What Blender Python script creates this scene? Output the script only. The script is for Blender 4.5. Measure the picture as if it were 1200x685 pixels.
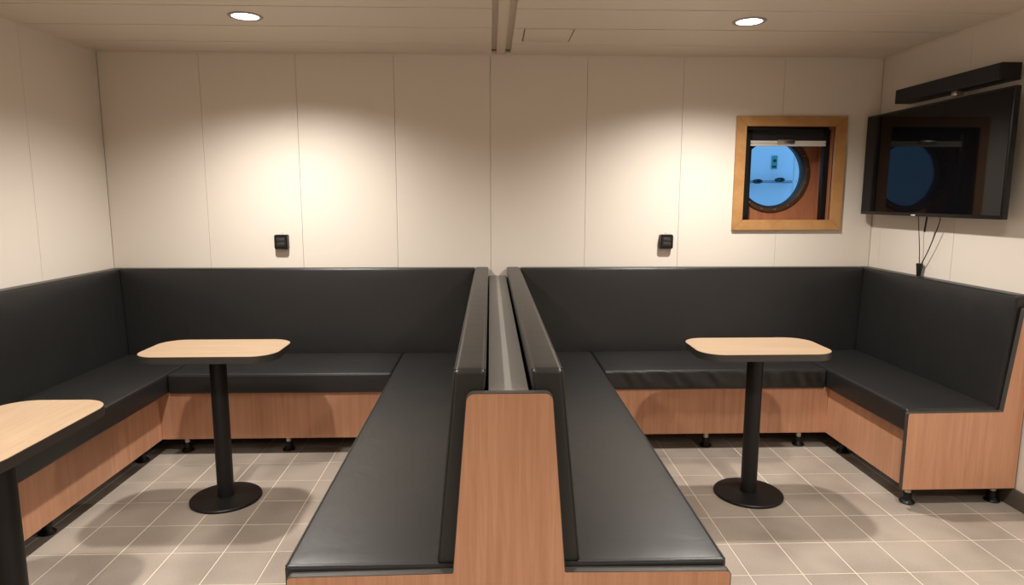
import bpy, bmesh, math, random
from mathutils import Vector, Matrix
random.seed(7)
for o in list(bpy.data.objects): bpy.data.objects.remove(o)
S = bpy.context.scene
COL = S.collection
PI = math.pi

# ------------------------------------------------------------------ camera, world, exposure
F_PX, PITCH, YAW, ROLL = 766.36, math.radians(8.1632), math.radians(1.9202), math.radians(0.0763)
CAM = Vector((0.8478, -3.3034, 1.3710))
fw = Vector((math.sin(YAW)*math.cos(PITCH), math.cos(YAW)*math.cos(PITCH), -math.sin(PITCH)))
rt = Vector((math.cos(YAW), -math.sin(YAW), 0)); up = rt.cross(fw)
r2 = rt*math.cos(ROLL)+up*math.sin(ROLL); u2 = -rt*math.sin(ROLL)+up*math.cos(ROLL)
cd = bpy.data.cameras.new('camera'); cam = bpy.data.objects.new('camera', cd); COL.objects.link(cam)
cd.sensor_width = 36; cd.lens = F_PX/1200*36; cd.clip_start = .02
M = Matrix.Identity(4)
for i in range(3):
    M[i][0] = r2[i]; M[i][1] = u2[i]; M[i][2] = -fw[i]; M[i][3] = CAM[i]
cam.matrix_world = M
S.camera = cam
wd = bpy.data.worlds.new('dusk_sky'); S.world = wd; wd.use_nodes = True
bg = wd.node_tree.nodes['Background']; bg.inputs[0].default_value = (.16, .44, .86, 1); bg.inputs[1].default_value = 1.4
S.view_settings.view_transform = 'Standard'; S.view_settings.look = 'None'
S.view_settings.gamma = 1; S.view_settings.exposure = 0.0; S.view_settings.use_curve_mapping = False
LAMP_W = 146.0
LAMP_SPREAD = math.radians(148)
LAMP_COL = (1.0, .945, .88)

# ------------------------------------------------------------------ room numbers (metres)
XL, XR, YW, ZC, YF = -1.406, 3.203, .678, 2.203, -5.2
SEAT = .452
LIGHTS = [(x, y) for y in (-.095, -1.76, -3.42) for x in (-.278, 2.078)]

# ------------------------------------------------------------------ materials
MATS = {}
def nodes(name):
    m = bpy.data.materials.new(name); m.use_nodes = True
    nt = m.node_tree; b = nt.nodes['Principled BSDF']; MATS[name] = m
    return m, nt, b
def N(nt, t, **kw):
    n = nt.nodes.new(t)
    for k, v in kw.items():
        if k.startswith('_'): setattr(n, k[1:], v)
        else: n.inputs[k.replace('__', ' ')].default_value = v
    return n
def coords(nt, scale=(1, 1, 1), world=False):
    if world:
        g = nt.nodes.new('ShaderNodeNewGeometry'); out = g.outputs['Position']
    else:
        g = nt.nodes.new('ShaderNodeTexCoord'); out = g.outputs['Object']
    mp = nt.nodes.new('ShaderNodeMapping'); mp.inputs['Scale'].default_value = scale
    nt.links.new(out, mp.inputs[0]); return mp.outputs[0]
def plain(name, col, rough=.5, metal=0, spec=.5, emit=None, bump=0, bscale=200, var=0):
    m, nt, b = nodes(name)
    b.inputs['Base Color'].default_value = (*col, 1); b.inputs['Roughness'].default_value = rough
    b.inputs['Metallic'].default_value = metal; b.inputs['Specular IOR Level'].default_value = spec
    if emit: b.inputs['Emission Color'].default_value = (*emit[0], 1); b.inputs['Emission Strength'].default_value = emit[1]
    if bump or var:
        v = coords(nt, world=True)
        n = N(nt, 'ShaderNodeTexNoise', Scale=bscale, Detail=3.0); nt.links.new(v, n.inputs['Vector'])
        if bump:
            bp = N(nt, 'ShaderNodeBump', Strength=bump, Distance=.002); nt.links.new(n.outputs[0], bp.inputs['Height']); nt.links.new(bp.outputs[0], b.inputs['Normal'])
        if var:
            mx = N(nt, 'ShaderNodeMix', _data_type='RGBA'); nt.links.new(n.outputs[0], mx.inputs[0])
            mx.inputs[6].default_value = (*[c*(1-var) for c in col], 1); mx.inputs[7].default_value = (*[min(1, c*(1+var)) for c in col], 1)
            nt.links.new(mx.outputs[2], b.inputs['Base Color'])
    return m
def wood(name, c1, c2, stretch, rough=.42, bump=.05):
    """laminate with long grain; stretch = noise scale per axis (small along the grain)"""
    m, nt, b = nodes(name)
    v = coords(nt, stretch, world=True)
    n1 = N(nt, 'ShaderNodeTexNoise', Scale=1.0, Detail=6.0, Roughness=.62, Distortion=.6); nt.links.new(v, n1.inputs['Vector'])
    v2 = coords(nt, tuple(s*5 for s in stretch), world=True)
    n2 = N(nt, 'ShaderNodeTexNoise', Scale=1.0, Detail=4.0, Roughness=.6); nt.links.new(v2, n2.inputs['Vector'])
    ad = N(nt, 'ShaderNodeMath', _operation='MULTIPLY_ADD'); ad.inputs[1].default_value = .4
    nt.links.new(n2.outputs[0], ad.inputs[0]); nt.links.new(n1.outputs[0], ad.inputs[2])
    r = nt.nodes.new('ShaderNodeValToRGB'); r.color_ramp.elements[0].position = .50; r.color_ramp.elements[1].position = .88
    r.color_ramp.elements[0].color = (*c1, 1); r.color_ramp.elements[1].color = (*c2, 1)
    nt.links.new(ad.outputs[0], r.inputs[0]); nt.links.new(r.outputs[0], b.inputs['Base Color'])
    b.inputs['Roughness'].default_value = rough; b.inputs['Specular IOR Level'].default_value = .4
    bp = N(nt, 'ShaderNodeBump', Strength=bump, Distance=.001); nt.links.new(ad.outputs[0], bp.inputs['Height']); nt.links.new(bp.outputs[0], b.inputs['Normal'])
    return m
def leather(name):
    m, nt, b = nodes(name)
    b.inputs['Roughness'].default_value = .37; b.inputs['Specular IOR Level'].default_value = .45
    v = coords(nt, world=True)
    vo = N(nt, 'ShaderNodeTexVoronoi', Scale=420.0); nt.links.new(v, vo.inputs['Vector'])
    n = N(nt, 'ShaderNodeTexNoise', Scale=7.0, Detail=3.0, Distortion=.8); nt.links.new(v, n.inputs['Vector'])
    bp = N(nt, 'ShaderNodeBump', Strength=.12, Distance=.001); nt.links.new(vo.outputs['Distance'], bp.inputs['Height'])
    bp2 = N(nt, 'ShaderNodeBump', Strength=.14, Distance=.012); nt.links.new(n.outputs[0], bp2.inputs['Height']); nt.links.new(bp.outputs[0], bp2.inputs['Normal'])
    nt.links.new(bp2.outputs[0], b.inputs['Normal'])
    mx = N(nt, 'ShaderNodeMix', _data_type='RGBA'); nt.links.new(n.outputs[0], mx.inputs[0])
    mx.inputs[6].default_value = (.0130, .0128, .0125, 1); mx.inputs[7].default_value = (.0190, .0186, .0182, 1)
    nt.links.new(mx.outputs[2], b.inputs['Base Color'])
    return m
def tilemat(name):
    m, nt, b = nodes(name)
    v = coords(nt, world=True)
    n = N(nt, 'ShaderNodeTexNoise', Scale=170.0, Detail=3.0, Roughness=.7); nt.links.new(v, n.inputs['Vector'])
    n2 = N(nt, 'ShaderNodeTexNoise', Scale=3.0, Detail=2.0); nt.links.new(v, n2.inputs['Vector'])
    oi = nt.nodes.new('ShaderNodeObjectInfo')
    a = N(nt, 'ShaderNodeMath', _operation='MULTIPLY_ADD'); a.inputs[1].default_value = .62; nt.links.new(n.outputs[0], a.inputs[0]); nt.links.new(n2.outputs[0], a.inputs[2])
    a2 = N(nt, 'ShaderNodeMath', _operation='MULTIPLY_ADD'); a2.inputs[1].default_value = .12; nt.links.new(oi.outputs['Random'], a2.inputs[0]); nt.links.new(a.outputs[0], a2.inputs[2])
    r = nt.nodes.new('ShaderNodeValToRGB'); r.color_ramp.elements[0].position = .5; r.color_ramp.elements[1].position = 1.15
    r.color_ramp.elements[0].color = (.205, .170, .138, 1); r.color_ramp.elements[1].color = (.355, .303, .254, 1)
    nt.links.new(a2.outputs[0], r.inputs[0]); nt.links.new(r.outputs[0], b.inputs['Base Color'])
    b.inputs['Roughness'].default_value = .5; b.inputs['Specular IOR Level'].default_value = .35
    bp = N(nt, 'ShaderNodeBump', Strength=.08, Distance=.001); nt.links.new(n.outputs[0], bp.inputs['Height']); nt.links.new(bp.outputs[0], b.inputs['Normal'])
    return m
CREAM = plain('cream_wall_panel', (.775, .705, .620), .42, bump=.03, bscale=350, var=.012)
CEIL = plain('cream_ceiling_plank', (.78, .685, .575), .45, bump=.02)
JOINT = plain('wall_joint_strip', (.775, .705, .620), .6)
WOODV = wood('beech_laminate_upright', (.455, .220, .124), (.57, .300, .180), (48, 48, 1.7))
TABLEX = wood('maple_tabletop_x', (.345, .235, .145), (.405, .285, .183), (2.5, 30, 30), .36)
TABLEY = wood('maple_tabletop_y', (.345, .235, .145), (.405, .285, .183), (30, 2.5, 30), .36)
FRAMEW = wood('honey_frame_wood', (.42, .205, .070), (.52, .28, .11), (9, 9, 9), .4)
LINING = wood('red_brown_lining', (.36, .140, .070), (.46, .19, .095), (22, 22, 2.0), .45)
LEATHER = leather('black_leatherette')
TILE = tilemat('stoneware_tile')
GROUT = plain('pale_grout', (.70, .62, .51), .9)
BASEB = plain('dark_skirting', (.105, .086, .070), .5, bump=.05)
GREY = plain('grey_laminate', (.175, .162, .145), .55, bump=.03)
EDGE = plain('grey_edge_band', (.045, .040, .034), .45)
RIM = plain('black_table_edge', (.035, .031, .027), .42)
BLACKM = plain('black_powder_coat', (.006, .006, .006), .45, spec=.35, bump=.06, bscale=500)
BLACKP = plain('black_plastic', (.0055, .0055, .0055), .40, spec=.35)
BLIND = plain('black_blind_fabric', (.012, .013, .015), .75, bump=.1, bscale=600)
STEEL = plain('brushed_steel', (.55, .50, .44), .3, metal=1)
ALU = plain('pale_aluminium', (.80, .76, .70), .4)
SCREEN = plain('glossy_screen', (.004, .004, .005), .035, spec=.2)
BRONZE = plain('bronze_ring', (.085, .050, .026), .4, metal=.3)
GASKET = plain('rubber_gasket', (.012, .012, .014), .6)
RINGM = plain('grey_lamp_ring', (.36, .33, .29), .45)
LEGM = plain('zinc_leg', (.62, .52, .42), .4, metal=.2)
WHITE = plain('white_trim', (.80, .77, .72), .4)
HULL = plain('white_hull_paint', (.80, .82, .84), .6)
DARKBLUE = plain('dark_fittings', (.015, .022, .03), .5)
SIGNG = plain('green_sign', (.10, .34, .28), .5)
SILVER = plain('silver_mark', (.7, .7, .7), .3)
m, nt, b = nodes('porthole_glass')
b.inputs['Base Color'].default_value = (1, 1, 1, 1); b.inputs['Roughness'].default_value = 0; b.inputs['Transmission Weight'].default_value = 1; b.inputs['IOR'].default_value = 1.02
GLASS = m
m, nt, b = nodes('lit_lens')
b.inputs['Base Color'].default_value = (.9, .9, .9, 1); b.inputs['Emission Color'].default_value = (1, .97, .92, 1); b.inputs['Emission Strength'].default_value = 6.0
LENS = m

# ------------------------------------------------------------------ mesh helpers
def finish(name, bm, mat, parent=None, smooth=35):
    bmesh.ops.recalc_face_normals(bm, faces=bm.faces)
    me = bpy.data.meshes.new(name); bm.to_mesh(me); bm.free()
    if smooth:
        me.polygons.foreach_set('use_smooth', [True]*len(me.polygons)); me.set_sharp_from_angle(angle=math.radians(smooth))
    me.materials.append(mat)
    return link(name, me, parent)
def link(name, me, parent=None):
    o = bpy.data.objects.new(name, me); COL.objects.link(o)
    if parent:
        o.parent = parent; o.matrix_parent_inverse = Matrix.Identity(4)
        # meshes are authored in world space: undo the root's placement
        base = parent.matrix_basis.copy(); p = parent.parent
        while p: base = p.matrix_basis @ base; p = p.parent
        o.matrix_basis = base.inverted()
    return o
def thing(name, loc, label, cat, group=None, kind=None):
    o = bpy.data.objects.new(name, None); COL.objects.link(o); o.location = loc; o.empty_display_size = .1
    o.matrix_basis = Matrix.Translation(loc)
    tag(o, label, cat, group, kind); return o
def tag(o, label=None, cat=None, group=None, kind=None):
    if label: o['label'] = label
    if cat: o['category'] = cat
    if group: o['group'] = group
    if kind: o['kind'] = kind
    return o
def box(bm, x0, x1, y0, y1, z0, z1, bev=0, seg=2):
    r = bmesh.ops.create_cube(bm, size=1)
    for v in r['verts']:
        v.co = Vector((x0+(v.co.x+.5)*(x1-x0), y0+(v.co.y+.5)*(y1-y0), z0+(v.co.z+.5)*(z1-z0)))
    if bev:
        es = {e for v in r['verts'] for e in v.link_edges}
        bmesh.ops.bevel(bm, geom=list(es), offset=bev, segments=seg, affect='EDGES', profile=.5)
def boxo(name, mat, parent, *a, bev=0, seg=2):
    bm = bmesh.new(); box(bm, *a, bev=bev, seg=seg); return finish(name, bm, mat, parent)
def poly(bm, pts, axis, a, b):
    """extrude a 2D outline; axis 'y': pts are (x,z), 'z': (x,y), 'x': (y,z)"""
    def P(p, t): return {'y': (p[0], t, p[1]), 'z': (p[0], p[1], t), 'x': (t, p[0], p[1])}[axis]
    A = [bm.verts.new(P(p, a)) for p in pts]; B = [bm.verts.new(P(p, b)) for p in pts]
    bm.faces.new(A); bm.faces.new(B[::-1])
    n = len(pts)
    for i in range(n): bm.faces.new((A[i], B[i], B[(i+1) % n], A[(i+1) % n]))
def ringpoly(bm, inner, outer, axis, a, b):
    def P(p, t): return {'y': (p[0], t, p[1]), 'z': (p[0], p[1], t), 'x': (t, p[0], p[1])}[axis]
    n = len(inner)
    L = [[bm.verts.new(P(p, t)) for p in ring] for ring, t in ((inner, a), (outer, a), (outer, b), (inner, b))]
    for k in range(4):
        A, B = L[k], L[(k+1) % 4]
        for i in range(n): bm.faces.new((A[i], A[(i+1) % n], B[(i+1) % n], B[i]))
def rounded(pts, rads, seg=6):
    """round the corners of a 2D outline"""
    out = []; n = len(pts)
    for i in range(n):
        p = Vector(pts[i]); r = rads[i] if isinstance(rads, (list, tuple)) else rads
        if r <= 0: out.append(tuple(p)); continue
        a = (Vector(pts[i-1])-p).normalized(); b = (Vector(pts[(i+1) % n])-p).normalized()
        ang = a.angle(b); t = r/math.tan(ang/2); c = p+(a+b).normalized()*(r/math.sin(ang/2))
        s = p+a*t-c; e = p+b*t-c; tot = math.atan2(s.x*e.y-s.y*e.x, s.dot(e))
        for k in range(seg+1):
            q = tot*k/seg; out.append((c.x+s.x*math.cos(q)-s.y*math.sin(q), c.y+s.x*math.sin(q)+s.y*math.cos(q)))
    return out
def offset(pts, d):
    n = len(pts); area = sum(pts[i][0]*pts[(i+1) % n][1]-pts[(i+1) % n][0]*pts[i][1] for i in range(n)); sg = 1 if area > 0 else -1
    out = []
    for i in range(n):
        p0, p1, p2 = Vector(pts[i-1]), Vector(pts[i]), Vector(pts[(i+1) % n])
        a = (p1-p0).normalized(); b = (p2-p1).normalized()
        na = Vector((a.y, -a.x))*sg; nb = Vector((b.y, -b.x))*sg
        k = na+nb; k = k/max(.2, k.dot(na)) if k.length > 1e-6 else na
        out.append(tuple(p1+k*d))
    return out
def cyl(bm, c, r0, r1, z0, z1, n=32, axis='z'):
    def P(x, y, z): return {'z': (c[0]+x, c[1]+y, z), 'y': (c[0]+x, z, c[1]+y), 'x': (z, c[0]+x, c[1]+y)}[axis]
    A = [bm.verts.new(P(r0*math.cos(2*PI*i/n), r0*math.sin(2*PI*i/n), z0)) for i in range(n)]
    B = [bm.verts.new(P(r1*math.cos(2*PI*i/n), r1*math.sin(2*PI*i/n), z1)) for i in range(n)]
    bm.faces.new(A); bm.faces.new(B[::-1])
    for i in range(n): bm.faces.new((A[i], B[i], B[(i+1) % n], A[(i+1) % n]))
def lathe(bm, c, prof, n=48, axis='z'):
    """prof: list of (r, h), closed on the axis at the ends when r==0"""
    def P(x, y, z): return {'z': (c[0]+x, c[1]+y, z), 'y': (c[0]+x, z, c[1]+y), 'x': (z, c[0]+x, c[1]+y)}[axis]
    rows = []
    for r, h in prof:
        rows.append([bm.verts.new(P(0, 0, h))] if r == 0 else [bm.verts.new(P(r*math.cos(2*PI*i/n), r*math.sin(2*PI*i/n), h)) for i in range(n)])
    for A, B in zip(rows, rows[1:]):
        for i in range(n):
            j = (i+1) % n
            q = [A[0] if len(A) == 1 else A[i], A[0] if len(A) == 1 else A[j], B[0] if len(B) == 1 else B[j], B[0] if len(B) == 1 else B[i]]
            u = []
            for v in q:
                if v not in u: u.append(v)
            if len(u) > 2: bm.faces.new(u)
def tube(bm, pts, r, n=8):
    pts = [Vector(p) for p in pts]; rings = []
    for i, p in enumerate(pts):
        t = (pts[min(i+1, len(pts)-1)]-pts[max(i-1, 0)]).normalized()
        a = t.cross(Vector((0, 0, 1)) if abs(t.z) < .9 else Vector((1, 0, 0))).normalized(); b = t.cross(a)
        rings.append([bm.verts.new(p+a*r*math.cos(2*PI*k/n)+b*r*math.sin(2*PI*k/n)) for k in range(n)])
    for A, B in zip(rings, rings[1:]):
        for k in range(n): bm.faces.new((A[k], A[(k+1) % n], B[(k+1) % n], B[k]))
    bm.faces.new(rings[0]); bm.faces.new(rings[-1][::-1])
class Pad:
    """rounded upholstered block: 8 corners c[ix][iy][iz], corner radius r, slight crown and creases"""
    def __init__(s, c, r, crown=0, crown_axis=2, crown_sign=1, crease=None):
        s.c = [[[Vector(c[i][j][k]) for k in (0, 1)] for j in (0, 1)] for i in (0, 1)]
        m = lambda a, b: (a-b).length
        s.L = [sum(m(s.c[1][j][k], s.c[0][j][k]) for j in (0, 1) for k in (0, 1))/4,
               sum(m(s.c[i][1][k], s.c[i][0][k]) for i in (0, 1) for k in (0, 1))/4,
               sum(m(s.c[i][j][1], s.c[i][j][0]) for i in (0, 1) for j in (0, 1))/4]
        s.r = r; s.crown = crown; s.ca = crown_axis; s.cs = crown_sign; s.crease = crease
    def map(s, p):
        u = [p[a]/s.L[a] for a in range(3)]; out = Vector()
        for i in (0, 1):
            for j in (0, 1):
                for k in (0, 1):
                    out += s.c[i][j][k]*((u[0] if i else 1-u[0])*(u[1] if j else 1-u[1])*(u[2] if k else 1-u[2]))
        return out
    def build(s, bm):
        r, L = s.r, s.L
        ax = []
        for a in range(3):
            e = [r*(1-math.tan(PI/4*(1-k/4))) for k in range(5)]
            nmid = max(1, int((L[a]-2*r)/(.012 if s.crease and a != 1 else .045)))
            ax.append(e+[r+(L[a]-2*r)*k/nmid for k in range(1, nmid)]+[L[a]-q for q in e[::-1]])
        cache = {}
        def V(p):
            key = tuple(round(q, 6) for q in p)
            if key in cache: return cache[key]
            q = Vector([min(max(p[a], r), L[a]-r) for a in range(3)]); d = Vector(p)-q
            w = q+d.normalized()*r if d.length > 1e-9 else Vector(p)
            o = [a for a in range(3) if a != s.ca]
            if s.crown:
                f = 1
                for a in o: t = abs(2*w[a]/L[a]-1); f *= 1-t**4
                h = w[s.ca]/L[s.ca]; h = h if s.cs > 0 else 1-h
                if h > .5: w[s.ca] += s.cs*s.crown*f*(h-.5)*2
            if s.crease:
                axis, side, amp = s.crease
                if side == 0 and w[axis] < .02 or side == 1 and w[axis] > L[axis]-.02:
                    t = w[2]/L[2]
                    x = w[0] if axis == 1 else w[1]
                    g = math.sin(x*47+t*3.5+1.5*math.sin(x*9))*math.sin(x*13+1)+.6*math.sin(x*83+t*5+2*math.sin(x*5))
                    w[axis] += amp*g*math.sin(PI*min(1, max(0, t)))
            v = bm.verts.new(s.map(w)); cache[key] = v; return v
        for a in range(3):
            b_, c_ = [q for q in range(3) if q != a]
            for end in (0, L[a]):
                for i in range(len(ax[b_])-1):
                    for j in range(len(ax[c_])-1):
                        f = []
                        for bi, cj in ((i, j), (i+1, j), (i+1, j+1), (i, j+1)):
                            p = [0, 0, 0]; p[a] = end; p[b_] = ax[b_][bi]; p[c_] = ax[c_][cj]; f.append(V(p))
                        try: bm.faces.new(f)
                        except ValueError: pass
    def obj(s, name, parent, seams=(), mat=None):
        bm = bmesh.new(); s.build(bm); o = finish(name, bm, mat or LEATHER, parent, smooth=60)
        for sm in seams:
            bm = bmesh.new(); tube(bm, [s.map(Vector(p)) for p in sm], .0028, 6); finish('seam', bm, LEATHER, o)
        return o
    def edge(s, axis, o1, o2, ins=None, e=None):
        """a seam line running along `axis` at box coordinates o1,o2 of the two other axes"""
        L = s.L; k = s.r*.293
        others = [q for q in range(3) if q != axis]; pts = []
        n = max(2, int(L[axis]/.06))
        for i in range(n+1):
            p = [0, 0, 0]; p[axis] = s.r*.6+(L[axis]-1.2*s.r)*i/n
            for q, v in zip(others, (o1, o2)): p[q] = k if v == 0 else L[q]-k if v == 1 else v
            pts.append(p)
        return pts
def seat_pad(x0, x1, y0, y1, z0=.345, z1=SEAT, **kw):
    return Pad([[[(x, y, z) for z in (z0, z1)] for y in (y0, y1)] for x in (x0, x1)], kw.pop('r', .014), crown=kw.pop('crown', .006), **kw)

# ------------------------------------------------------------------ floor: grout bed, single tiles
floor = boxo('floor', GROUT, None, XL-.1, XR+.1, YF-.1, YW+.1, -.06, -.0015); tag(floor, 'floor of square beige stoneware tiles with pale grout', None, kind='structure')
TX, TY, G = .2, .2190, .0036
def tile_mesh(w, d):
    bm = bmesh.new()
    b_ = .0012
    lo = [(-w/2, -d/2), (w/2, -d/2), (w/2, d/2), (-w/2, d/2)]
    hi = [(-w/2+b_, -d/2+b_), (w/2-b_, -d/2+b_), (w/2-b_, d/2-b_), (-w/2+b_, d/2-b_)]
    A = [bm.verts.new((*p, -.008)) for p in lo]; B = [bm.verts.new((*p, -b_)) for p in lo]; C_ = [bm.verts.new((*p, 0)) for p in hi]
    bm.faces.new(C_)
    for P_, Q in ((A, B), (B, C_)):
        for i in range(4): bm.faces.new((P_[i], P_[(i+1) % 4], Q[(i+1) % 4], Q[i]))
    bmesh.ops.recalc_face_normals(bm, faces=bm.faces)
    return bm
tm = bpy.data.meshes.new('tile'); bm = tile_mesh(TX-G, TY-G); bm.to_mesh(tm); bm.free(); tm.materials.append(TILE)
def project(p):
    v = Vector(p)-CAM; d = v.dot(fw)
    return (600+F_PX*v.dot(r2)/d, 342.5-F_PX*v.dot(u2)/d, d) if d > .05 else None
rest = bmesh.new(); ntile = 0
for i in range(math.floor(XL/TX), math.ceil(XR/TX)):
    for j in range(math.floor(YF/TY), math.ceil(YW/TY)):
        x0, x1 = max(i*TX+G/2, XL), min((i+1)*TX-G/2, XR); y0, y1 = max(j*TY+G/2, YF), min((j+1)*TY-G/2, YW)
        if x1-x0 < .01 or y1-y0 < .01: continue
        cx, cy = (x0+x1)/2, (y0+y1)/2
        pr = [project((x, y, 0)) for x in (x0, x1) for y in (y0, y1)]
        vis = all(pr) and any(-2 < q[0] < 1202 and q[1] < 688 for q in pr)
        if (cy > .36 or x1 < XL+.30) or (.42 < x0 and x1 < 1.40 and cy > -1.75): vis = False
        full = x1-x0 > TX-G-.001 and y1-y0 > TY-G-.001
        if vis and ntile < 300:
            if full: o = link('tile', tm, floor)
            else:
                bm = tile_mesh(x1-x0, y1-y0); me = bpy.data.meshes.new('tile_cut'); bm.to_mesh(me); bm.free(); me.materials.append(TILE); o = link('tile', me, floor)
            o.location = (cx, cy, 0); ntile += 1
        else:
            t = tile_mesh(x1-x0, y1-y0); bmesh.ops.translate(t, verts=t.verts, vec=(cx, cy, 0))
            me = bpy.data.meshes.new('tmp'); t.to_mesh(me); t.free(); rest.from_mesh(me); bpy.data.meshes.remove(me)
o = finish('tile_field', rest, TILE, floor, smooth=0); o['kind'] = 'stuff'
print('tiles', ntile)

# ------------------------------------------------------------------ walls: a backing each, panels as pieces
GAP = .0018
WX0, WX1, WZ0, WZ1 = 2.380, 2.938, 1.238, 1.808     # window opening
wb = bmesh.new()
box(wb, XL-.1, WX0-.02, YW+.022, YW+.05, 0, ZC+.05); box(wb, WX1+.02, XR+.1, YW+.022, YW+.05, 0, ZC+.05)
box(wb, WX0-.02, WX1+.02, YW+.022, YW+.05, 0, WZ0-.02); box(wb, WX0-.02, WX1+.02, YW+.022, YW+.05, WZ1+.02, ZC+.05)
wall_back = finish('wall_back', wb, JOINT, None); tag(wall_back, 'cream panelled end wall above the benches', kind='structure')
seams = [XL, -.832, -.279, .288, .852, 1.425, 1.999, 2.606, XR]
for a, b_ in zip(seams, seams[1:]):
    a0 = a+GAP/2 if a > XL else a+.002; b0 = b_-GAP/2 if b_ < XR else b_-.002
    if b_ == 2.606: pts = [(a0, 0), (b0, 0), (b0, WZ0), (WX0, WZ0), (WX0, WZ1), (b0, WZ1), (b0, ZC), (a0, ZC)]
    elif a == 2.606: pts = [(a0, 0), (b0, 0), (b0, ZC), (a0, ZC), (a0, WZ1), (WX1, WZ1), (WX1, WZ0), (a0, WZ0)]
    else: pts = [(a0, 0), (b0, 0), (b0, ZC), (a0, ZC)]
    bm = bmesh.new(); poly(bm, pts, 'y', YW, YW+.022); finish('wall_panel', bm, CREAM, wall_back, smooth=0)
def side_wall(name, x, sgn, ys, label):
    w = boxo(name, JOINT, None, min(x+sgn*.022, x+sgn*.06), max(x+sgn*.022, x+sgn*.06), YF-.1, YW+.1, 0, ZC+.05); tag(w, label, kind='structure')
    for a, b_ in zip(ys, ys[1:]):
        boxo('wall_panel', CREAM, w, min(x, x+sgn*.022), max(x, x+sgn*.022), a+GAP/2, b_-GAP/2, 0, ZC)
    return w
side_wall('wall_left', XL, -1, [YF]+[.045-.6*k for k in range(8, -1, -1)]+[YW], 'cream panelled wall behind the long side bench')
side_wall('wall_right', XR, 1, [YF]+[-.05-.6*k for k in range(8, -1, -1)]+[.577, YW], 'cream panelled wall carrying the television')
w = boxo('wall_front', JOINT, None, XL-.1, XR+.1, YF-.06, YF-.022, 0, ZC+.05); tag(w, 'cream panelled wall facing the benches', kind='structure')
for k in range(8):
    a = XL+(XR-XL)*k/8; boxo('wall_panel', CREAM, w, a+GAP/2, a+(XR-XL)/8-GAP/2, YF-.022, YF, 0, ZC)
for nm, a in (('baseboard_back', (XL, XR, YW-.012, YW)), ('baseboard_left', (XL, XL+.012, YF, YW-.012)), ('baseboard_right', (XR-.012, XR, YF, YW-.012)), ('baseboard_front', (XL+.012, XR-.012, YF, YF+.012))):
    o = boxo(nm, BASEB, None, *a, 0, .085, bev=.003); tag(o, 'dark brown skirting along the foot of the wall', kind='structure')

# ------------------------------------------------------------------ ceiling: planks either side of a grooved divider
ceiling = boxo('ceiling', CEIL, None, XL-.1, XR+.1, YF-.1, YW+.1, ZC+.030, ZC+.06); tag(ceiling, 'cream plank ceiling with a grooved divider', kind='structure')
ys = [YW]; y = .412
while y > YF: ys.append(y); y -= .336
ys.append(YF)
for a, b_ in zip(ys[1:], ys):
    for x0, x1 in ((XL, .860), (.966, XR)):
        if x0 > 0 and a < .2 < b_:
            bm = bmesh.new(); ya, yb = a+.0065, b_-.0065     # plank with the opening for the access plate
            ringpoly(bm, [(1.021, .087), (1.274, .087), (1.274, .358), (1.021, .358)], [(x0+.004, ya), (x1, ya), (x1, yb), (x0+.004, yb)], 'z', ZC, ZC+.030); finish('plank', bm, CEIL, ceiling, smooth=0)
        else: boxo('plank', CEIL, ceiling, x0+.004, x1, a+.0065, b_-.0065, ZC, ZC+.030, bev=.002, seg=1)
boxo('joint_backing', CEIL, ceiling, XL, .860, YF, YW, ZC+.026, ZC+.0302)
boxo('joint_backing', CEIL, ceiling, .966, XR, YF, YW, ZC+.026, ZC+.0302)
boxo('groove', CEIL, ceiling, .859, .967, YF, YW, ZC+.027, ZC+.0302)
boxo('divider_strip', CEIL, ceiling, .888, .937, YF, YW, ZC-.002, ZC+.03, bev=.003)
for x in (XL, XR-.006): boxo('edge_trim', CEIL, ceiling, x, x+.006, YF, YW, ZC-.008, ZC+.02)
boxo('edge_trim', CEIL, ceiling, XL, XR, YW-.006, YW, ZC-.008, ZC+.02)
h = thing('ceiling_hatch', (1.147, .222, ZC), 'small flat cream access plate in the ceiling beside the divider', 'ceiling hatch')
boxo('plate', CEIL, h, 1.027, 1.268, .094, .351, ZC-.0005, ZC+.0262, bev=.001)

def downlight(x, y, label, off=None):
    t = thing('downlight_offscreen' if off else 'downlight', (x, y, ZC), label, 'ceiling light', 'round downlights in the ceiling')
    bm = bmesh.new(); lathe(bm, (x, y), [(.060, ZC-.001), (.061, ZC-.004), (.074, ZC-.005), (.078, ZC-.002), (.078, ZC+.001)]); finish('trim_ring', bm, RINGM, t)
    bm = bmesh.new(); lathe(bm, (x, y), [(0, ZC-.0030), (.061, ZC-.0020), (.061, ZC+.001)]); finish('lens_offscreen' if off else 'lens', bm, LENS, t)
    ld = bpy.data.lights.new('downlight_lamp', 'SPOT'); ld.shadow_soft_size = .035; ld.energy = LAMP_W; ld.color = LAMP_COL; ld.spot_size = LAMP_SPREAD; ld.spot_blend = 1.0
    lo = bpy.data.objects.new('downlight_lamp_'+off+'_offscreen' if off else 'downlight_lamp', ld); COL.objects.link(lo); lo.parent = t; lo.location = (0, 0, -.045)
for i, (x, y) in enumerate(LIGHTS):
    downlight(x, y, ['lit round downlight over the table by the long bench', 'lit round downlight over the table by the television', 'lit round downlight over the table set along the long bench',
                     'lit round downlight over the open floor beside the double bench', 'lit round downlight before the wooden end panel, on the long bench side', 'lit round downlight before the wooden end panel, on the television side'][i],
              [None, None, 'left_middle', 'right_middle', 'left_rear', 'right_rear'][i])

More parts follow.
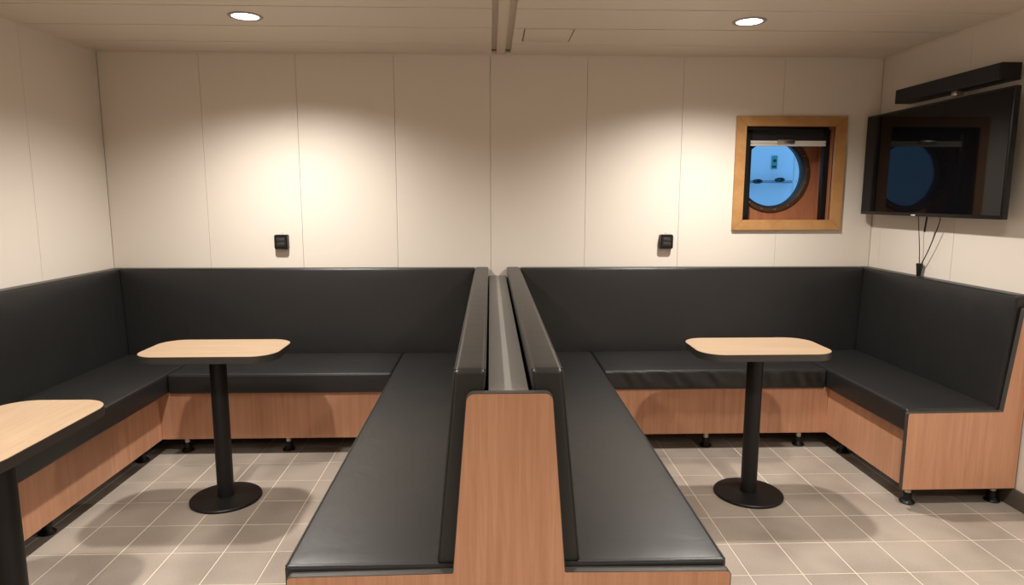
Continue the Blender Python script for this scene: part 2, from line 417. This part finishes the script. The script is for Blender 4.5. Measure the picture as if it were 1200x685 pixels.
# ------------------------------------------------------------------ benches
def leg(parent, x, y):
    bm = bmesh.new(); cyl(bm, (x, y),   .0135, .0135, .04, .335, 14); o = finish('leg', bm, LEGM, parent)
    bm = bmesh.new(); lathe(bm, (x, y), [(0, 0), (.031, 0), (.033, .006), (.022, .018), (.019, .022), (.019, .046), (.015, .050), (0, .050)], 20); finish('foot', bm, BLACKP, o)
def end_panel(parent, outline, axis, a, b_):
    bm = bmesh.new(); poly(bm, outline, axis, a, b_); p = finish('end_panel', bm, WOODV, parent, smooth=0)
    bm = bmesh.new(); ringpoly(bm, offset(outline, -.0006), offset(outline, .0012), axis, a-.0004, b_+.0004); finish('edge_band', bm, EDGE, p)
    return p
ZT = .959
# side bench along the left wall
YE1 = -1.93
t = thing('banquette_bench', (-1.15, -.6, 0), 'long black-cushioned bench along the wall without television, beside two tables', 'bench', 'fitted benches')
boxo('front_panel', WOODV, t, -.936, -.916, YE1, .147, .088, .352)
boxo('seat_deck', EDGE, t, XL+.012, -.918, YE1, .60, .325, .345)
p = seat_pad(-1.345, -.858, YE1, .62); p.obj('seat_cushion', t, [p.edge(1, 1, 1)])
p = Pad([[[(-1.404, y, .440), (-1.404, y, ZT)] for y in (YE1, .676)], [[(-1.297, y, .440), (-1.338, y, ZT)] for y in (YE1, .676)]], .014, crown=.006, crown_axis=0, crown_sign=1)
p.obj('backrest', t, [p.edge(1, 1, 1), p.edge(1, 0, 1)])
end_panel(t, rounded([(-1.400, .088), (-.850, .088), (-.850, .436), (-1.285, .436), (-1.325, .906), (-1.400, .906)], [0, .004, .012, .004, .02, .004]), 'y', YE1-.024, YE1)
for y in (.045, -.705, -1.40, -1.86): leg(t, -.985, y); leg(t, -1.34, y)
# back bench, left bay
t = thing('banquette_bench', (-.27, .4, 0), 'black-cushioned back bench along the end wall, under the wall socket far from the porthole', 'bench', 'fitted benches')
boxo('front_panel', WOODV, t, -.916, .368, .127, .147, .088, .352)
boxo('seat_deck', EDGE, t, -.916, .368, .130, YW-.012, .325, .345)
p = seat_pad(-.857, .323, .098, .615, crown=.004); p.obj('seat_cushion', t, [p.edge(0, 0, 1)])
p = Pad([[[(-1.299, .553, .440), (-1.340, .600, ZT)], [(-1.299, .675, .440), (-1.340, .675, ZT)]], [[(.709, .553, .440), (.758, .600, ZT)], [(.709, .675, .440), (.758, .675, ZT)]]], .013, crown=.006, crown_axis=1, crown_sign=-1)
p.obj('backrest', t, [p.edge(0, 0, 1), p.edge(0, 1, 1)])
for x in (-.812, -.264, .22): leg(t, x, .185); leg(t, x, .58)
# double bench in the middle, back to back
YC = -1.774
t = thing('double_bench', (.893, -.6, 0), 'back-to-back black-cushioned double bench with a wooden end panel between the two bays', 'bench', 'fitted benches')
end_panel(t, rounded([(.337, .088), (1.458, .088), (1.458, .434), (1.034, .438), (.998, .905), (.790, .905), (.752, .440), (.337, .436)], [.004, .004, .012, .004, .020, .020, .004, .012], 7), 'y', YC, YC+.022)
bm = bmesh.new()
vs = [[bm.verts.new((x, y, z)) for x, z in ((.793, .345), (.842, .896), (.942, .896), (.997, .345))] for y in (YC+.022, YW-.002)]
for i in range(4): bm.faces.new((vs[0][i], vs[0][(i+1) % 4], vs[1][(i+1) % 4], vs[1][i]))
bm.faces.new(vs[0]); bm.faces.new(vs[1]); finish('partition', bm, EDGE, t, smooth=0)
boxo('cap_strip', GREY, t, .8425, .9415, YC+.001, YW-.001, .894, .9056, bev=.0015)
for s, (fx, cx0, cx1) in enumerate(((.372, .323, .765), (1.425, 1.022, 1.457))):
    boxo('front_panel', WOODV, t, fx-.01, fx+.01, YC+.022, YW-.012, .088, .352)
    boxo('seat_deck', EDGE, t, min(fx, .893), max(fx, .893), YC+.022, YW-.012, .325, .345)
    p = seat_pad(cx0, cx1, YC+.025, .615); p.obj('seat_cushion', t, [p.edge(1, s, 1), p.edge(0, 0, 1)])
    q = [(.708, .757, .789, .838), (.997, .946, 1.077, 1.027)][s]
    p = Pad([[[(q[0], y, .446), (q[1], y, ZT+.001)] for y in (YC+.024, .676)], [[(q[2], y, .446), (q[3], y, ZT+.001)] for y in (YC+.024, .676)]], .015, crown=.004, crown_axis=0, crown_sign=-1 if s == 0 else 1)
    p.obj('backrest', t, [p.edge(1, 0, 1), p.edge(1, 1, 1), p.edge(2, 0, 0), p.edge(2, 1, 0)])
for y in (-1.70, -.9, -.1, .55):
    for x in (.46, 1.34): leg(t, x, y)
# back bench, right bay
t = thing('banquette_bench', (2.07, .4, 0), 'black-cushioned back bench with a creased seat front, along the end wall below the porthole window', 'bench', 'fitted benches')
boxo('front_panel', WOODV, t, 1.424, 2.727, .127, .147, .088, .352)
boxo('seat_deck', EDGE, t, 1.436, 2.72, .130, YW-.012, .325, .345)
p = seat_pad(1.458, 2.684, .108, .615, crown=.004, crease=(1, 0, .0050)); p.obj('seat_cushion', t, [p.edge(0, 0, 1)])
p = Pad([[[(1.076, .553, .440), (1.026, .600, ZT)], [(1.076, .675, .440), (1.026, .675, ZT)]], [[(3.094, .553, .440), (3.136, .600, ZT)], [(3.094, .675, .440), (3.136, .675, ZT)]]], .013, crown=.006, crown_axis=1, crown_sign=-1)
p.obj('backrest', t, [p.edge(0, 0, 1), p.edge(0, 1, 1)])
for x in (1.56, 2.053, 2.581): leg(t, x, .175); leg(t, x, .58)
# side bench along the right wall
t = thing('banquette_bench', (2.95, 0, 0), 'short black-cushioned bench with a wooden end panel, under the television', 'bench', 'fitted benches')
YR = -.600
boxo('front_panel', WOODV, t, 2.707, 2.727, YR+.022, .147, .088, .352)
boxo('seat_deck', EDGE, t, 2.71, XR-.012, YR+.022, YW-.012, .325, .345)
p = seat_pad(2.685, 3.135, YR+.026, .62); p.obj('seat_cushion', t, [p.edge(1, 0, 1)])
p = Pad([[[(3.092, y, .440), (3.134, y, ZT)] for y in (YR+.03, .676)], [[(3.199, y, .440), (3.201, y, ZT)] for y in (YR+.03, .676)]], .014, crown=.006, crown_axis=0, crown_sign=-1)
p.obj('backrest', t, [p.edge(1, 0, 1), p.edge(1, 1, 1), p.edge(2, 0, 0)])
end_panel(t, rounded([(2.680, .088), (3.197, .088), (3.197, .906), (3.153, .906), (3.104, .444), (2.680, .441)], [.004, .004, .004, .015, .004, .010]), 'y', YR, YR+.022)
for x, y in ((2.748, -.54), (3.150, -.535), (2.775, .06), (3.15, .06), (3.15, .58)): leg(t, x, y)

# ------------------------------------------------------------------ tables
def table(name, cx, cy, along_y, label):
    t = thing(name, (cx, cy, 0), label, 'table', 'pedestal tables')
    w, d = (.30, .175) if not along_y else (.175, .30)
    out = rounded([(cx-w, cy-d), (cx+w, cy-d), (cx+w, cy+d), (cx-w, cy+d)], .105, 14)
    bm = bmesh.new(); poly(bm, offset(out, -.002), 'z', .684, .7115); o = finish('tabletop', bm, TABLEY if along_y else TABLEX, t, smooth=30)
    bm = bmesh.new(); ringpoly(bm, offset(out, -.003), out, 'z', .681, .7105); finish('edge_band', bm, RIM, o)
    bm = bmesh.new(); poly(bm, rounded([(cx-.12, cy-.12), (cx+.12, cy-.12), (cx+.12, cy+.12), (cx-.12, cy+.12)], .02), 'z', .678, .6845); finish('top_plate', bm, BLACKM, t)
    bm = bmesh.new(); cyl(bm, (cx, cy), .036, .036, .010, .68, 40); finish('pole', bm, BLACKM, t)
    bm = bmesh.new(); lathe(bm, (cx, cy), [(0, 0), (.153, 0), (.1555, .003), (.1555, .010), (.152, .0135), (.05, .0155), (.042, .018), (0, .018)], 64); finish('base', bm, BLACKM, t)
    return t
table('pedestal_table', -.373, -.408, False, 'pedestal table between the long bench and the double bench, its length along the end wall')
table('pedestal_table', 2.055, -.434, False, 'pedestal table beside the short bench below the television')
table('pedestal_table', -.563, -1.465, True, 'pedestal table with its length along the long side bench')

# ------------------------------------------------------------------ wall sockets
for x, label in ((-.399, 'black double wall socket above the back bench far from the porthole'), (1.921, 'black double wall socket near the porthole window')):
    t = thing('wall_socket', (x, YW, 1.113), label, 'socket', 'black wall sockets')
    bm = bmesh.new(); poly(bm, rounded([(x-.039, 1.070), (x+.039, 1.070), (x+.039, 1.156), (x-.039, 1.156)], .008), 'y', YW-.036, YW+.0005); es = [e for e in bm.edges if all(abs(v.co.y-(YW-.036)) < 1e-6 for v in e.verts)]
    bmesh.ops.bevel(bm, geom=es, offset=.005, segments=3, affect='EDGES'); finish('housing', bm, BLACKP, t)
    bm = bmesh.new(); ringpoly(bm, rounded([(x-.024, 1.090), (x+.024, 1.090), (x+.024, 1.138), (x-.024, 1.138)], .003, 3), rounded([(x-.028, 1.086), (x+.028, 1.086), (x+.028, 1.142), (x-.028, 1.142)], .004, 3), 'y', YW-.039, YW-.035); finish('bezel', bm, GASKET, t)
    for z in (1.1015, 1.1265):
        boxo('rocker', RIM, t, x-.0225, x+.0225, YW-.0405, YW-.035, z-.0105, z+.0105, bev=.002)
    bm = bmesh.new(); lathe(bm, (x+.001, 1.168), [(0, YW-.004), (.004, YW-.003), (.005, YW+.0005)], 12, 'y'); finish('screw_cap', bm, ALU, t)

# ------------------------------------------------------------------ porthole window in a lined recess
YB = .905
win = thing('window_1', (2.66, YW, 1.18), 'porthole window in a lined recess with a honey wood frame', None, kind='structure')
fr = thing('frame', (2.66, YW, 1.18), None, None); fr.parent = win; fr.matrix_basis = Matrix.Identity(4)
X0, X1, Z0, Z1 = 2.326, 2.998, 1.182, 1.862
for q in ([(X0, Z0), (X1, Z0), (WX1-.006, WZ0+.006), (WX0+.006, WZ0+.006)], [(X1, Z0), (X1, Z1), (WX1-.006, WZ1-.006), (WX1-.006, WZ0+.006)], [(X1, Z1), (X0, Z1), (WX0+.006, WZ1-.006), (WX1-.006, WZ1-.006)], [(X0, Z1), (X0, Z0), (WX0+.006, WZ0+.006), (WX0+.006, WZ1-.006)]):
    bm = bmesh.new(); poly(bm, q, 'y', YW-.020, YW+.001); bmesh.ops.bevel(bm, geom=[e for e in bm.edges if all(v.co.y < YW-.019 for v in e.verts)], offset=.002, segments=2, affect='EDGES'); finish('frame_board', bm, FRAMEW, win)
bpy.data.objects.remove(fr)
for a in ((WX0-.02, WX0, YW-.001, YB, WZ0-.02, WZ1+.02), (WX1, WX1+.02, YW-.001, YB, WZ0-.02, WZ1+.02), (WX0, WX1, YW-.001, YB, WZ0-.02, WZ0), (WX0, WX1, YW-.001, YB, WZ1, WZ1+.02)):
    boxo('reveal_board', LINING, win, *a)
PX, PZ, PR = 2.652, 1.531, .210
n = 64
circ = [(PX+.235*math.cos(2*PI*i/n), PZ+.235*math.sin(2*PI*i/n)) for i in range(n)]
rect = []
for i in range(n):
    c, s_ = math.cos(2*PI*i/n), math.sin(2*PI*i/n); kx = (WX1+.02-PX if c > 0 else PX-WX0+.02)/max(abs(c), 1e-6); kz = (WZ1+.02-PZ if s_ > 0 else PZ-WZ0+.02)/max(abs(s_), 1e-6); k = min(kx, kz); rect.append((PX+c*k, PZ+s_*k))
bm = bmesh.new(); ringpoly(bm, circ, rect, 'y', YB-.012, YB+.01); finish('back_board', bm, LINING, win, smooth=30)
# corner patches behind the back board keep the recess closed
bm = bmesh.new(); box(bm, WX0-.02, PX-.236, YB+.008, YB+.02, WZ0-.02, WZ1+.02); box(bm, PX+.236, WX1+.02, YB+.008, YB+.02, WZ0-.02, WZ1+.02); box(bm, WX0-.02, WX1+.02, YB+.008, YB+.02, PZ+.236, WZ1+.02); box(bm, WX0-.02, WX1+.02, YB+.008, YB+.02, WZ0-.02, PZ-.236); finish('back_batten', bm, LINING, win, smooth=0)
bm = bmesh.new(); lathe(bm, (PX, PZ), [(PR+.006, YB+.07), (PR+.006, YB-.020), (PR+.012, YB-.026), (.240, YB-.026), (.246, YB-.020), (.246, YB+.07), (PR+.006, YB+.07)], 72, 'y'); ring = finish('porthole_ring', bm, BRONZE, win)
bm = bmesh.new(); lathe(bm, (PX, PZ), [(PR-.006, YB+.012), (PR-.006, YB-.012), (PR+.007, YB-.022), (PR+.007, YB+.012), (PR-.006, YB+.012)], 72, 'y'); finish('gasket', bm, GASKET, ring)
for i in range(16):
    a = 2*PI*(i+.3)/16; bm = bmesh.new(); lathe(bm, (PX+.2285*math.cos(a), PZ+.2285*math.sin(a)), [(0, YB-.031), (.004, YB-.031), (.005, YB-.025)], 8, 'y'); finish('bolt', bm, STEEL, ring)
bm = bmesh.new(); cyl(bm, (PX, PZ), PR, PR, YB-.004, YB+.006, 72, 'y'); finish('glass_pane', bm, GLASS, win)
# roller blind in the recess
t = thing('roller_blind', (2.66, .75, 1.24), 'black roller blind nearly rolled up, with pale bottom bar and black side guides', 'blind')
YBL = .735
boxo('fabric', BLIND, t, WX0+.03, WX1-.03, YBL+.010, YBL+.012, 1.715, WZ1-.005)
boxo('cassette', BLACKP, t, WX0+.001, WX1-.012, YBL+.004, YBL+.045, 1.790, WZ1-.0005, bev=.004)
for x0, x1 in ((2.408, 2.452), (2.898, 2.936)):
    boxo('side_guide', BLACKP, t, x0, x1, YBL, YBL+.028, WZ0+.0005, WZ1-.02, bev=.002)
bm = bmesh.new(); y0 = YBL-.004
poly(bm, [(y0, 1.692), (y0+.020, 1.692), (y0+.020, 1.7235), (y0, 1.7235), (y0, 1.7085), (y0+.006, 1.7085), (y0+.006, 1.7055), (y0, 1.7055)], 'x', WX0+.062, WX1-.030); bb = finish('bottom_bar', bm, ALU, t, smooth=0)
boxo('handle', STEEL, bb, 2.605, 2.712, YBL-.014, YBL-.003, 1.704, 1.729, bev=.003)

# ------------------------------------------------------------------ outside the porthole: white deckhouse plating
YO = 2.3
w = boxo('wall_outside', HULL, None, 1.2, 6.2, YO, YO+.05, -.5, 3.4); tag(w, 'white painted ship plating across the open side deck', kind='structure')
t = thing('safety_sign', (3.24, YO, 1.62), 'small green safety sign on the white plating seen through the porthole', 'sign')
def oy(px, py, Y):
    d = fw+r2*((px-600)/F_PX)-u2*((py-342.5)/F_PX); k = (Y-CAM.y)/d.y; return CAM+d*k
c = oy(907, 190, YO)
boxo('plate', SIGNG, t, c.x-.022, c.x+.026, YO-.008, YO+.001, c.z-.055, c.z+.055)
bm = bmesh.new(); cyl(bm, (c.x+.002, c.z+.012), .014, .014, YO-.010, YO-.007, 16, 'y'); finish('symbol', bm, DARKBLUE, t)
bm = bmesh.new(); box(bm, c.x-.016, c.x+.018, YO-.010, YO-.007, c.z-.045, c.z-.030); finish('caption', bm, DARKBLUE, t)
a, b_ = oy(884, 212.5, YO-.1), oy(928, 210.5, YO-.1)
t = thing('deck_rail', (a.x, YO, a.z), 'thin pipe rail fixed to the white plating seen through the porthole', 'rail')
bm = bmesh.new(); tube(bm, [(a.x-.05, YO-.05, a.z), (b_.x+.06, YO-.05, a.z)], .012); finish('pipe', bm, plain('blue_grey_paint', (.30, .33, .36), .5), t)
for x in (a.x+.05, b_.x-.02):
    boxo('bracket', DARKBLUE, t, x-.008, x+.008, YO-.05, YO+.001, a.z-.008, a.z+.008)
for px, py, lab in ((889, 212.3, 'dark oval ring at the rail end farther from the white reflection strip, seen through the porthole'), (915, 210.5, 'dark oval ring at the rail end by the white reflection strip, seen through the porthole')):
    c = oy(px, py, YO-.1)
    bm = bmesh.new()
    ringpoly(bm, [(c.x+.012*math.cos(q*PI/12), c.z+.006*math.sin(q*PI/12)) for q in range(24)], [(c.x+.034*math.cos(q*PI/12), c.z+.019*math.sin(q*PI/12)) for q in range(24)], 'y', YO-.10, YO-.055)
    o = finish('fairlead', bm, DARKBLUE, None); tag(o, lab, 'fitting', 'fittings outside the porthole')
c0 = oy(931.5, 190, YO-.2)
o = boxo('reflection_strip', WHITE, None, c0.x-.01, c0.x+.012, YO-.22, YO-.19, -.5, 1.78, bev=.005); tag(o, 'white upright strip standing in for a bright reflection edge in the porthole', 'pipe')  # solid white strip imitates a bright reflection edge, not a deck part
dk = boxo('deck_outside', plain('deck_grey', (.25, .30, .34), .7), None, 1.2, 6.2, YW+.11, YO, -.55, -.5); tag(dk, 'grey side deck outside the porthole', kind='structure')

# ------------------------------------------------------------------ television, sound bar, cables
XT = 3.103
t = thing('television', (XT, .07, 1.28), 'large black flat-screen television on the cream wall, mirroring the porthole', 'television')
Y0, Y1, Z0, Z1 = -.476, .638, 1.281, 1.857
boxo('casing', BLACKP, t, XT+.001, XT+.028, Y0, Y1, Z0, Z1, bev=.004)
boxo('screen', SCREEN, t, XT-.001, XT+.003, Y0+.010, Y1-.010, Z0+.018, Z1-.010)
boxo('rear_housing', BLACKP, t, XT+.026, XT+.062, Y0+.10, Y1-.10, Z0+.02, Z1-.2, bev=.01)
boxo('speaker_strip', BLACKP, t, XT+.024, XT+.04, Y0+.03, Y0+.075, Z0+.004, Z0+.09, bev=.004)
bm = bmesh.new(); box(bm, XT-.0025, XT+.002, .118, .150, Z0+.003, Z0+.0085, bev=.0008); finish('badge', bm, SILVER, t)
boxo('wall_bracket', BLACKM, t, XT+.06, XR-.0005, -.06, .20, 1.44, 1.70)
t = thing('sound_bar', (3.14, 0, 1.893), 'long black sound bar mounted above the television', 'sound bar')
boxo('housing', BLACKP, t, 3.098, 3.190, -.392, .372, 1.893, 1.968, bev=.003)
boxo('grille', BLIND, t, 3.0955, 3.099, -.385, .365, 1.899, 1.962)
boxo('bracket', BLACKM, t, 3.185, XR-.0005, -.08, .06, 1.90, 1.96)
boxo('mounting_clip', STEEL, t, 3.12, 3.16, -.085, -.045, 1.872, 1.895, bev=.003)
def cable(name, pts, r, label, plug=None):
    t = thing(name, pts[-1], label, 'cable')
    fine = []
    for i in range(len(pts)-1):
        for k in range(6):
            u = k/6; p0, p1, p2, p3 = [Vector(pts[min(max(i+d, 0), len(pts)-1)]) for d in (-1, 0, 1, 2)]
            fine.append(.5*((2*p1)+(-p0+p2)*u+(2*p0-5*p1+4*p2-p3)*u*u+(-p0+3*p1-3*p2+p3)*u**3))
    fine.append(Vector(pts[-1]))
    bm = bmesh.new(); tube(bm, fine, r, 8); finish('wire', bm, BLACKP, t)
    return t
t = cable('power_cable', [(3.150, .168, 1.31), (3.165, .172, 1.22), (3.175, .165, 1.10), (3.178, .160, 1.02)], .0022, 'thin black cable hanging straight down from the television into a black plug')
bm = bmesh.new(); lathe(bm, (3.178, .158), [(0, .960), (.011, .960), (.0125, .985), (.017, 1.022), (.016, 1.026), (0, 1.028)], 18); finish('plug', bm, BLACKP, t)
cable('signal_cable', [(3.150, .005, 1.31), (3.165, .010, 1.26), (3.172, .075, 1.13), (3.176, .118, 1.06), (3.178, .150, 1.015)], .0026, 'black cable running slantwise from the television to the plug')
cable('aerial_lead', [(3.140, .075, 1.31), (3.142, .080, 1.27), (3.148, .098, 1.20)], .0048, 'short thick black lead dangling below the television')
